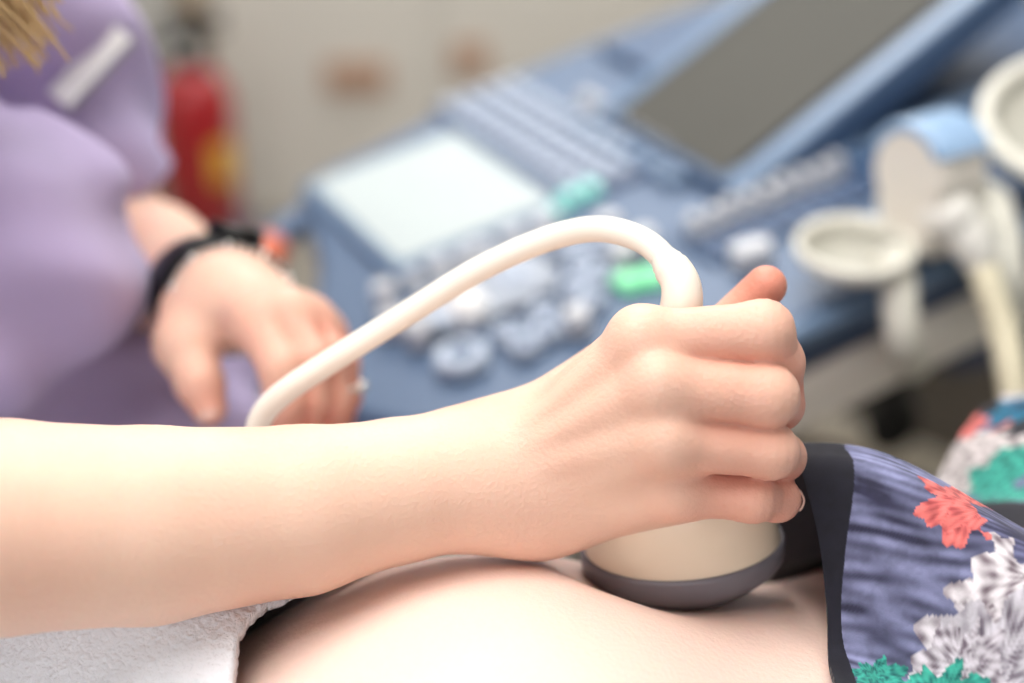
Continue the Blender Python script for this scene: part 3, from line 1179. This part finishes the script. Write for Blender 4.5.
# ------------------------------------------------------------------ the hand-held probe
m_pcream = mat('probe_beige', srgb(246, 228, 204), 0.32, 0.02, 20, coat=.25)
m_pgrey = mat('probe_grey_ring', srgb(122, 118, 126), 0.4, 0.03, 20)
m_cable = mat('cable_white', srgb(240, 234, 222), 0.4, 0.02, 20)
m_seam = mat('seam_dark', srgb(150, 128, 104), 0.6, 0.02, 20)
pz = nrm(P(672, 300, .575) - PB_BASE)
px_ = nrm(np.array([1, .03, 0]) - pz * (np.array([1, .03, 0]) @ pz))
py_ = np.cross(pz, px_)
MPB = frame(PB_BASE, px_, py_, pz)
pr = thing('ultrasound_probe', 'beige ultrasound probe with grey ring held by a hand on the belly', 'probe', tuple(PB_BASE))
# contact face + grey ring
lathe('lens_ring', [(0, -.016), (.020, -.0145), (.034, -.010), (.0430, -.002), (.0452, .0015), (.0456, .009), (.0448, .0112), (.0435, .0112), (.0430, .008)],
      m_pgrey, MPB, pr, 64, 1.0, .66)
lathe('housing', [(.0432, .008), (.0436, .011), (.0425, .016), (.0405, .026), (.0375, .0385), (.0368, .0392)], m_pcream, MPB, pr, 64, 1.0, .66)
lathe('seam', [(.0366, .0385), (.0366, .0400)], m_seam, MPB, pr, 64, 1.0, .665)
lathe('grip_body', [(.0368, .0394), (.0372, .0405), (.034, .052), (.028, .066), (.0235, .080), (.0205, .095), (.0175, .106), (.014, .112), (.010, .115), (0, .115)],
      m_pcream, MPB, pr, 48, 1.0, .70)
# strain relief and cable
c0 = np.array(MPB @ Vector((0, 0, .108)))
cp = [c0, P(682, 293, .580), P(669, 265, .584), P(642, 240, .592), P(598, 229, .603), P(548, 239, .613), P(480, 269, .622),
      P(400, 318, .632), P(330, 362, .640), P(285, 392, .645), P(262, 416, .650), P(258, 440, .655), P(268, 480, .67), P(300, 540, .70)]
path = catmull(cp, 10)
path_c = path[14:]
tube('cable', path_c, .0056, m_cable, pr, 18)
sr = path[:24]
rr = np.interp(np.linspace(0, 1, len(sr)), [0, .3, .62, .86, .865, .94, .95, 1], [.0092, .0088, .0080, .0076, .0070, .0068, .0062, .0057])
tube('strain_relief', sr, rr, m_cable, pr, 20)

# ------------------------------------------------------------------ the examiner
m_skin = skin_mat('skin_examiner', srgb(238, 201, 180), srgb(212, 118, 98), .2)
Er, Sr = P(-120, 530, .515), np.array([-.41, .54, 1.27])
Wr = P(490, 483, .602)
El, Sl = P(105, 250, 1.0), np.array([-.345, .90, 1.25])
Wl = P(229, 298, .815)


def r_arm(p):
    """Right forearm and fist."""
    fo = [(Er, .0395), (P(0, 527, .540), .0405), (P(150, 525, .560), .0385), (P(300, 510, .578), .0340), (P(400, 490, .592), .0295), (P(470, 481, .600), .0285)]
    d = chain(p, fo, .004)
    # wrist: flattened front to back
    d = smin(d, ell(p, P(505, 479, .601), (.035, .024, .031), HA), .014)
    up = cap(p, Er, Sr, .040, .055)
    d = smin(d, up, .012)
    # metacarpals
    carp = P(545, 470, .598)
    mc = [(P(548, 425, .598), .0135, I_[0], .0125), (P(545, 450, .594), .0150, M_[0], .0130), (P(545, 482, .596), .0150, R_[0], .0125), (P(548, 508, .602), .0150, L_[0], .0125)]
    palm = None
    for a, ra, b, rb in mc:
        c = cap(p, a, b, ra, rb)
        palm = c if palm is None else smin(palm, c, .012)
    palm = smin(palm, cap(p, P(545, 511, .606), P(676, 496, .596), .0150, .0120), .010)      # heel below the little finger
    palm = smin(palm, cap(p, P(545, 440, .612), P(630, 390, .612), .017, .014), .012)
    palm = smin(palm, cap(p, P(528, 434, .610), P(606, 375, .608), .0165, .0145), .010)        # thumb ball
    palm = smin(palm, cap(p, P(590, 440, .608), P(640, 440, .598), .020, .016), .014)
    d = smin(d, palm, .018)
    # knuckle heads and tendons on the back of the hand
    for (q, r) in ((I_[0], .0118), (M_[0], .0104), (R_[0], .0112), (L_[0], .0112)):
        d = smin(d, np.linalg.norm(p - (q + KN * .0035).astype(np.float32), axis=1) - r, .007)
    for q in (I_[0], M_[0], R_[0]):
        d = smin(d, cap(p, q + KN * .0085, P(520, 470, .598) + (q - M_[0]) * .25 + KN * .0155, .0030, .0018), .008)
    fingers = None
    for pts, rs in FING:
        ch = None
        for a, b, ra, rb in zip(pts[:-1], pts[1:], rs[:-1], rs[1:]):
            c = cap(p, a, b, ra, rb)
            ch = c if ch is None else smin(ch, c, .005)
        fingers = ch if fingers is None else smin(fingers, ch, .0012)
    d = smin(d, fingers, .0060)
    # skin creases across the finger joints
    for pts, rs in FING[:4]:
        ax = nrm(pts[1] - pts[0]).astype(np.float32)
        q = p - pts[1].astype(np.float32)
        t = q @ ax
        w = np.exp(-(q * q).sum(1) / .012 ** 2)
        d = d + .00022 * w * np.sin(t * 2 * np.pi / .0040)
    return d


HA = np.stack([nrm(P(540, 470, .598) - P(470, 483, .602)), nrm(-CF), nrm(CU)])
KN = nrm(-CF * .8 + CU * .35 - CR * .2)
I_ = [P(642, 341, .566), P(763, 331, .562), P(779, 362, .572), P(784, 392, .583)]
M_ = [P(660, 386, .559), P(766, 396, .560), P(778, 405, .584), P(760, 412, .603)]
R_ = [P(668, 441, .562), P(770, 451, .565), P(781, 457, .588), P(758, 464, .606)]
L_ = [P(678, 489, .577), P(752, 497, .575), P(777, 499, .585), P(784, 500, .600)]
T_ = [P(575, 415, .612), P(640, 372, .618), P(715, 340, .612), P(766, 286, .602)]
FING = [(I_, [.0120, .0116, .0094, .0080]), (M_, [.0130, .0122, .0098, .0082]), (R_, [.0118, .0105, .0094, .0080]),
        (L_, [.0112, .0096, .0086, .0074]), (T_, [.0150, .0130, .0108, .0088])]

# left hand, palm down, fingers curled towards the console
LI = [P(256, 322, .760), P(281, 368, .735), P(284, 402, .735), P(283, 428, .742)]
LM = [P(286, 316, .765), P(310, 360, .745), P(308, 400, .748), P(304, 430, .756)]
LR = [P(308, 322, .775), P(330, 358, .760), P(333, 400, .764), P(330, 428, .772)]
LL = [P(322, 334, .788), P(341, 362, .778), P(345, 395, .782), P(341, 418, .788)]
LT = [P(190, 312, .800), P(186, 345, .782), P(200, 384, .768), P(209, 408, .765)]
LF = [(LI, [.0130, .0112, .0098, .0082]), (LM, [.0130, .0110, .0098, .0082]), (LR, [.0125, .0105, .0092, .0080]), (LL, [.0115, .0095, .0085, .0072]),
      (LT, [.0170, .0155, .0128, .0098])]
fa = nrm(Wl - El)
wd = nrm((LL[0] - LI[0]) - fa * ((LL[0] - LI[0]) @ fa))
tn = np.cross(fa, wd)
LA = np.stack([fa, wd, tn])


def l_arm(p):
    d = chain(p, [(Sl, .052), (El, .045)], .02)
    d = smin(d, chain(p, [(El, .044), (El * .6 + Wl * .4, .043), (Wl, .025)], .006), .02)
    d = smin(d, ell(p, Wl, (.035, .030, .021), LA), .01)
    palm = None
    for q, r in ((LI[0], .0150), (LM[0], .0145), (LR[0], .0140), (LL[0], .0130)):
        a = Wl + (q - LM[0]) * .55 + fa * .012
        c = cap(p, a, q, .016, r)
        palm = c if palm is None else smin(palm, c, .012)
    palm = smin(palm, cap(p, Wl + fa * .01 - wd * .012, LT[1], .018, .0165), .016)
    d = smin(d, palm, .022)
    fingers = None
    for pts, rs in LF:
        ch = None
        for a, b, ra, rb in zip(pts[:-1], pts[1:], rs[:-1], rs[1:]):
            c = cap(p, a, b, ra, rb)
            ch = c if ch is None else smin(ch, c, .005)
        fingers = ch if fingers is None else smin(fingers, ch, .0016)
    return smin(d, fingers, .008)


CH = np.array([-.42, .72, 1.14])


def torso(p):
    d = ell(p, CH, (.100, .155, .18))
    d = smin(d, ell(p, (-.42, .83, .90), (.10, .12, .20)), .06)
    d = smin(d, ell(p, (-.42, .88, .70), (.14, .16, .12)), .05)
    d = smin(d, cap(p, Sr, Sl, .055, .055), .06)
    d = smin(d, cap(p, Sr, Er * .5 + Sr * .5, .052, .044), .03)
    d = smin(d, cap(p, Sl, El * .5 + Sl * .5, .052, .043), .03)
    # neck and head, bent over the patient
    d = smin(d, cap(p, (-.37, .72, 1.27), (-.315, .70, 1.42), .055, .05), .04)
    h = HC
    hd = smin(ell(p, h, (.095, .075, .110)), ell(p, h + np.array([.035, 0, -.065]), (.058, .054, .058)), .03)
    hd = smin(hd, ell(p, h + np.array([.102, 0, -.025]), (.016, .011, .020)), .012)
    hd = smin(hd, ell(p, h + np.array([.086, 0, -.068]), (.010, .022, .008)), .012)
    for s in (-1, 1):
        hd = smin(hd, ell(p, h + np.array([-.005, s * .077, -.02]), (.020, .010, .030)), .008)
        hd = smax(hd, -ell(p, h + np.array([.10, s * .032, .002]), (.014, .017, .011)), .012)
    return smin(d, hd, .03)


HC = np.array([-.29, .70, 1.50])
parts = []
vr, qr = snet(r_arm, np.array([-.372, .36, .94]), np.array([.150, .66, 1.22]), .0013)
vl, ql = snet(l_arm, np.array([-.40, .60, .88]), np.array([-.05, 1.02, 1.22]), .0026)
vt, qt = snet(torso, np.array([-.64, .42, .52]), np.array([-.12, 1.10, 1.66]), .008)
V, Q = join_arrays([(vr, qr), (vl, ql), (vt, qt)])
ex = thing('person', 'person in a lavender tunic with blond hair pressing a probe to the belly', 'person', (-.40, .80, 0))
body = mesh_np('body', V, Q, m_skin, ex)


def near(pts, c, r):
    return np.exp(-((pts - c) ** 2).sum(1) / (r * r))


red = np.zeros(len(V))
for pts, rs in FING + LF:
    red += .40 * near(V, pts[1], .013) + .30 * near(V, pts[0], .013) + .50 * near(V, pts[3], .015) + .45 * near(V, pts[2], .013) + .36 * near(V, (pts[0] + pts[1]) / 2, .017)
red += .45 * near(V, T_[3], .02)
red += .10 * np.clip(snoise(V.astype(np.float32), 90, 31), 0, 1) + .05
set_attr(body, 'red', np.clip(red, 0, .75))

# fingernails that show
m_nail = mat('nail_pink', srgb(232, 190, 176), 0.25, 0.03, 60, coat=.5)


def nail(c, ax, nr, w, l):
    ax = nrm(ax)
    nr = nrm(np.asarray(nr, float) - ax * (np.asarray(nr, float) @ ax))
    sd = np.cross(ax, nr)
    Vn, Qn = [], []
    nu, nv = 9, 8
    for iu in range(nu):
        for iv in range(nv):
            u = (iu / (nu - 1) - .5) * 2
            v = iv / (nv - 1)
            ww = w * (1 - .25 * abs(v - .45) ** 1.5)
            Vn.append(c + sd * u * ww * .5 + ax * (v - .5) * l + nr * (-.22 * w * u * u - .0003 * v))
    for iu in range(nu - 1):
        for iv in range(nv - 1):
            Qn.append((iu * nv + iv, iu * nv + iv + 1, (iu + 1) * nv + iv + 1, (iu + 1) * nv + iv))
    o = mesh_np('fingernail', Vn, Qn, m_nail, ex)
    m = o.modifiers.new('thickness', 'SOLIDIFY')
    m.thickness = .0007
    return o


nail(L_[3] + CR * .0078 - CF * .002, L_[3] - L_[2] + CF * .01, CR, .0085, .010)
nail(LT[3] - CF * .0088 + CU * .001, LT[3] - LT[2], -CF + CU * .15, .012, .013)

# tunic: loose shell over torso and upper arms
m_scrub = mat('lavender_cotton', srgb(188, 173, 212), 0.85, 0.04, 40, 0.12, 900, spec=.2, sheen=.2)
sle = El + (Sl - El) * .30        # left sleeve ends above the elbow
sre = Er + (Sr - Er) * .35
BUL = P(10, 250, .79)


def tunic(p):
    d = ell(p, CH, (.130, .180, .205))
    d = smin(d, ell(p, BUL, (.072, .085, .085)), .03)
    d = smin(d, ell(p, (-.40, .80, .92), (.15, .150, .20)), .03)
    d = smin(d, ell(p, (-.30, .83, .865), (.140, .13, .105)), .03)
    d = smin(d, ell(p, (-.40, .87, .72), (.185, .205, .13)), .07)
    d = smin(d, cap(p, Sr, Sl, .066, .066), .06)
    d = smin(d, cap(p, Sl, sle + (El - sle) * .4, .070, .071), .03)
    d = smin(d, cap(p, Sr, sre + (Er - sre) * .4, .070, .071), .03)
    # folds
    d = d + .0060 * np.sin(p @ np.array([40, 18, 55], np.float32) + 1.5 * np.sin(p @ np.array([10, 25, -14], np.float32)))
    d = d + .0032 * np.sin(p @ np.array([-25, 60, 80], np.float32) + 1.2 * np.sin(p @ np.array([30, -12, 20], np.float32)))
    # pocket crease on the chest
    d = d + .004 * np.exp(-(cap(p, P(70, 105, .80), P(110, 210, .80), .0, .0) / .012) ** 2)
    # openings: neck, sleeves, hem
    d = smax(d, -cap(p, (-.375, .72, 1.24), (-.30, .71, 1.46), .066, .09), .01)
    d = smax(d, -cap(p, sle, sle + (El - sle) * 1.6, .053, .057), .006)
    sl_ax = nrm(El - Sl).astype(np.float32)
    far_l = (p - sle.astype(np.float32)) @ sl_ax
    near_arm = np.linalg.norm(p - sle.astype(np.float32), axis=1) - .10
    d = np.where(near_arm < .05, smax(d, np.where(near_arm < 0, far_l - .035, -1), .004), d)
    d = smax(d, -cap(p, sre, Er, .053, .057), .006)
    sr_ax = nrm(Er - Sr).astype(np.float32)
    far_r = (p - sre.astype(np.float32)) @ sr_ax
    near_r = np.linalg.norm(p - sre.astype(np.float32), axis=1) - .11
    d = np.where(near_r < 0, smax(d, far_r - .030, .004), d)
    d = smax(d, .64 - p[:, 2], .008)
    return d


V, Q = snet(tunic, np.array([-.66, .42, .60]), np.array([-.08, 1.10, 1.40]), .0055)
sc = mesh_np('tunic', V, Q, m_scrub, ex)
sc['label'] = 'lavender short sleeved cotton tunic'


def trousers(p):
    d = ell(p, (-.41, .88, .70), (.160, .185, .10))
    for s in (-1, 1):
        d = smin(d, cap(p, (-.42, .88 + s * .095, .70), (-.40, .88 + s * .10, .40), .092, .070), .03)
        d = smin(d, cap(p, (-.40, .88 + s * .10, .40), (-.43, .88 + s * .10, .07), .070, .060), .03)
    d = d + .003 * np.sin(p[:, 2] * 40 + p[:, 1] * 20)
    return smax(d, .06 - p[:, 2], .006)


V, Q = snet(trousers, np.array([-.62, .62, .04]), np.array([-.22, 1.12, .84]), .010)
mesh_np('trousers', V, Q, m_scrub, ex)
m_shoe = mat('white_clog', srgb(226, 226, 226), .5, .03, 20)
for s in (-1, 1):
    V, Q = snet(lambda p: smax(smin(ell(p, (-.36, .88 + s * .10, .03), (.125, .045, .06)), ell(p, (-.44, .88 + s * .10, .04), (.05, .042, .05)), .02), -p[:, 2], .006),
                np.array([-.52, .80 + s * .10, -.012]), np.array([-.20, .96 + s * .10, .12]), .008)
    mesh_np('shoe', V, Q, m_shoe, ex)

# hair: cap plus hanging locks
m_hair = mat('blond_hair', srgb(206, 176, 128), 0.4, 0.25, 60, spec=.4)
V, Q = snet(lambda p: smax(ell(p, HC + np.array([-.018, 0, .012]), (.108, .090, .118)),
                           -ell(p, HC + np.array([.10, 0, -.045]), (.085, .075, .085)), .02) + .002 * np.sin(p[:, 1] * 300),
            HC - .16, HC + .16, .006)
hcap = mesh_np('hair', V, Q, m_hair, ex)
rng = np.random.default_rng(3)
SV, SQ, nn = [], [], 0
for i in range(260):
    s = -1 if i % 3 else 1
    px, py = rng.uniform(-90, 62), rng.uniform(18, 70)
    if s < 0:
        py = py - max(0, px - 20) * .5
        tip = P(px, py, rng.uniform(.665, .735))
        root = HC + np.array([rng.uniform(-.07, .05), -.07 + rng.uniform(-.01, .01), rng.uniform(-.02, .08)])
        mid = HC + np.array([rng.uniform(-.07, .04), -.088 + rng.uniform(-.01, .01), -.10])
    else:
        tip = HC + np.array([rng.uniform(-.12, -.02), .09 + rng.uniform(-.03, .03), -.30 + rng.uniform(-.03, .03)])
        root = HC + np.array([rng.uniform(-.07, .02), .07, rng.uniform(0, .08)])
        mid = HC + np.array([rng.uniform(-.09, .0), .09, -.10])
    m2 = mid * .45 + tip * .55 + rng.normal(size=3) * .008
    path = catmull([root, mid, m2, tip + rng.normal(size=3) * .004], 7)
    Vv, Qq, c0_, c1_ = tube_arrays(path, np.linspace(.0026, .0007, len(path)), 5)
    SV.append(Vv)
    SQ.append(Qq + nn)
    nn += len(Vv)
lk = mesh_np('hair_locks', np.concatenate(SV), np.concatenate(SQ), m_hair, ex)
lk['kind'] = 'stuff'

# name badge clipped to the tunic
dg = bpy.context.evaluated_depsgraph_get()
bv = BVHTree.FromPolygons([tuple(v.co) for v in sc.data.vertices], [tuple(p.vertices) for p in sc.data.polygons])


def on_tunic(px, py):
    h = bv.ray_cast(Vector(CC), Vector(ray(px, py)))
    return (np.array(h[0]), np.array(h[1])) if h[0] is not None else (P(px, py, .8), -CF)


q0, n0 = on_tunic(60, 105)
q1, n1 = on_tunic(124, 36)
bx = nrm(q1 - q0)
bn = nrm(-CF + CU * .3 + CR * .35)
bn = nrm(bn - bx * (bn @ bx))
by = np.cross(bn, bx)
bc = (q0 + q1) / 2 + bn * .010
MBG = frame(bc, bx, by, bn)
bd = thing('name_badge', 'narrow white name badge clipped on the lavender tunic', 'badge', tuple(bc))
L = min(.085, float(np.linalg.norm(q1 - q0)) * 1.0)
box('plate', (0, 0, 0), (L, .017, .003), mat('badge_white', srgb(244, 244, 244), .35, .03, 20), bd, .001, MBG)
box('edge_strip', (0, -.0095, .0005), (L, .003, .005), mat('badge_grey', srgb(150, 150, 158), .35, .03, 20), bd, .001, MBG)
box('clip', (L * .05, .004, -.005), (.02, .01, .008), mat('badge_clip', srgb(160, 160, 166), .3, .03, 20, metal=.8), bd, .001, MBG)

# wrist band, bracelet and ring on the left hand
m_strap = mat('black_strap', srgb(8, 8, 11), 0.35, 0.08, 30, spec=.3)
m_silver = mat('polished_silver', srgb(230, 228, 224), 0.12, 0.02, 30, metal=1.0)
m_gold = mat('pale_gold', srgb(236, 216, 170), 0.15, 0.02, 30, metal=1.0)


def band_mesh(name, c, ax, ew, et, rw, rt, width, thick, mtl, parent):
    V, Q = [], []
    n = 48
    for k in range(n):
        t = 2 * math.pi * k / n
        for (dr, dw) in ((0, -1), (1, -.8), (1, .8), (0, 1)):
            V.append(c + ew * math.cos(t) * (rw + dr * thick) + et * math.sin(t) * (rt + dr * thick) + ax * dw * width / 2)
    for k in range(n):
        for j in range(4):
            Q.append((k * 4 + j, k * 4 + (j + 1) % 4, ((k + 1) % n) * 4 + (j + 1) % 4, ((k + 1) % n) * 4 + j))
    return mesh_np(name, V, Q, mtl, parent)


wc = Wl - fa * .012
watch = thing('wrist_watch', 'black wrist watch on the arm reaching to the machine', 'watch', tuple(wc))
band_mesh('strap', wc, fa, wd, tn, .0372, .0305, .032, .0035, m_strap, watch)
sgn = 1 if (tn @ CU) > 0 else -1
MWt = frame(wc + tn * sgn * .0325, wd, fa, tn * sgn)
lathe('case', [(0, 0), (.016, 0), (.017, .003), (.016, .007), (.013, .0075), (0, .0075)], m_strap, MWt, watch, 32)
lathe('bezel', [(.0135, .0072), (.015, .009), (.0162, .0072)], m_strap, MWt, watch, 32)
br = thing('bracelet', 'thin silver bead bracelet next to the black watch', 'bracelet', tuple(wc + fa * .014))
bm = bmesh.new()
for k in range(40):
    t = 2 * math.pi * k / 40
    q = wc + fa * .0205 + wd * math.cos(t) * .0375 + tn * math.sin(t) * .0305
    bmesh.ops.create_icosphere(bm, subdivisions=1, radius=.0016 if k % 4 else .0029, matrix=Matrix.Translation(Vector(q)))
bm_obj('bead_chain', bm, m_silver, br, True)
rc = LL[1] * .25 + LL[2] * .75
ra_ = nrm(LL[2] - LL[1])
rw = nrm(wd - ra_ * (wd @ ra_))
rt = np.cross(ra_, rw)
ring = thing('finger_ring', 'gold ring with small stones on the left hand', 'ring', tuple(rc))
band_mesh('hoop', rc, ra_, rw, rt, .0094, .0094, .0035, .0012, m_gold, ring)
s2 = 1 if (rt @ CF) < 0 else -1
for k in range(4):
    t = (k - 1.2) * .5
    q = rc + (rt * s2 * math.cos(t) + rw * math.sin(t)) * .0108
    bm = bmesh.new()
    bmesh.ops.create_icosphere(bm, subdivisions=2, radius=.0024, matrix=Matrix.Translation(Vector(q)))
    bm_obj('stone', bm, m_silver, ring, True)
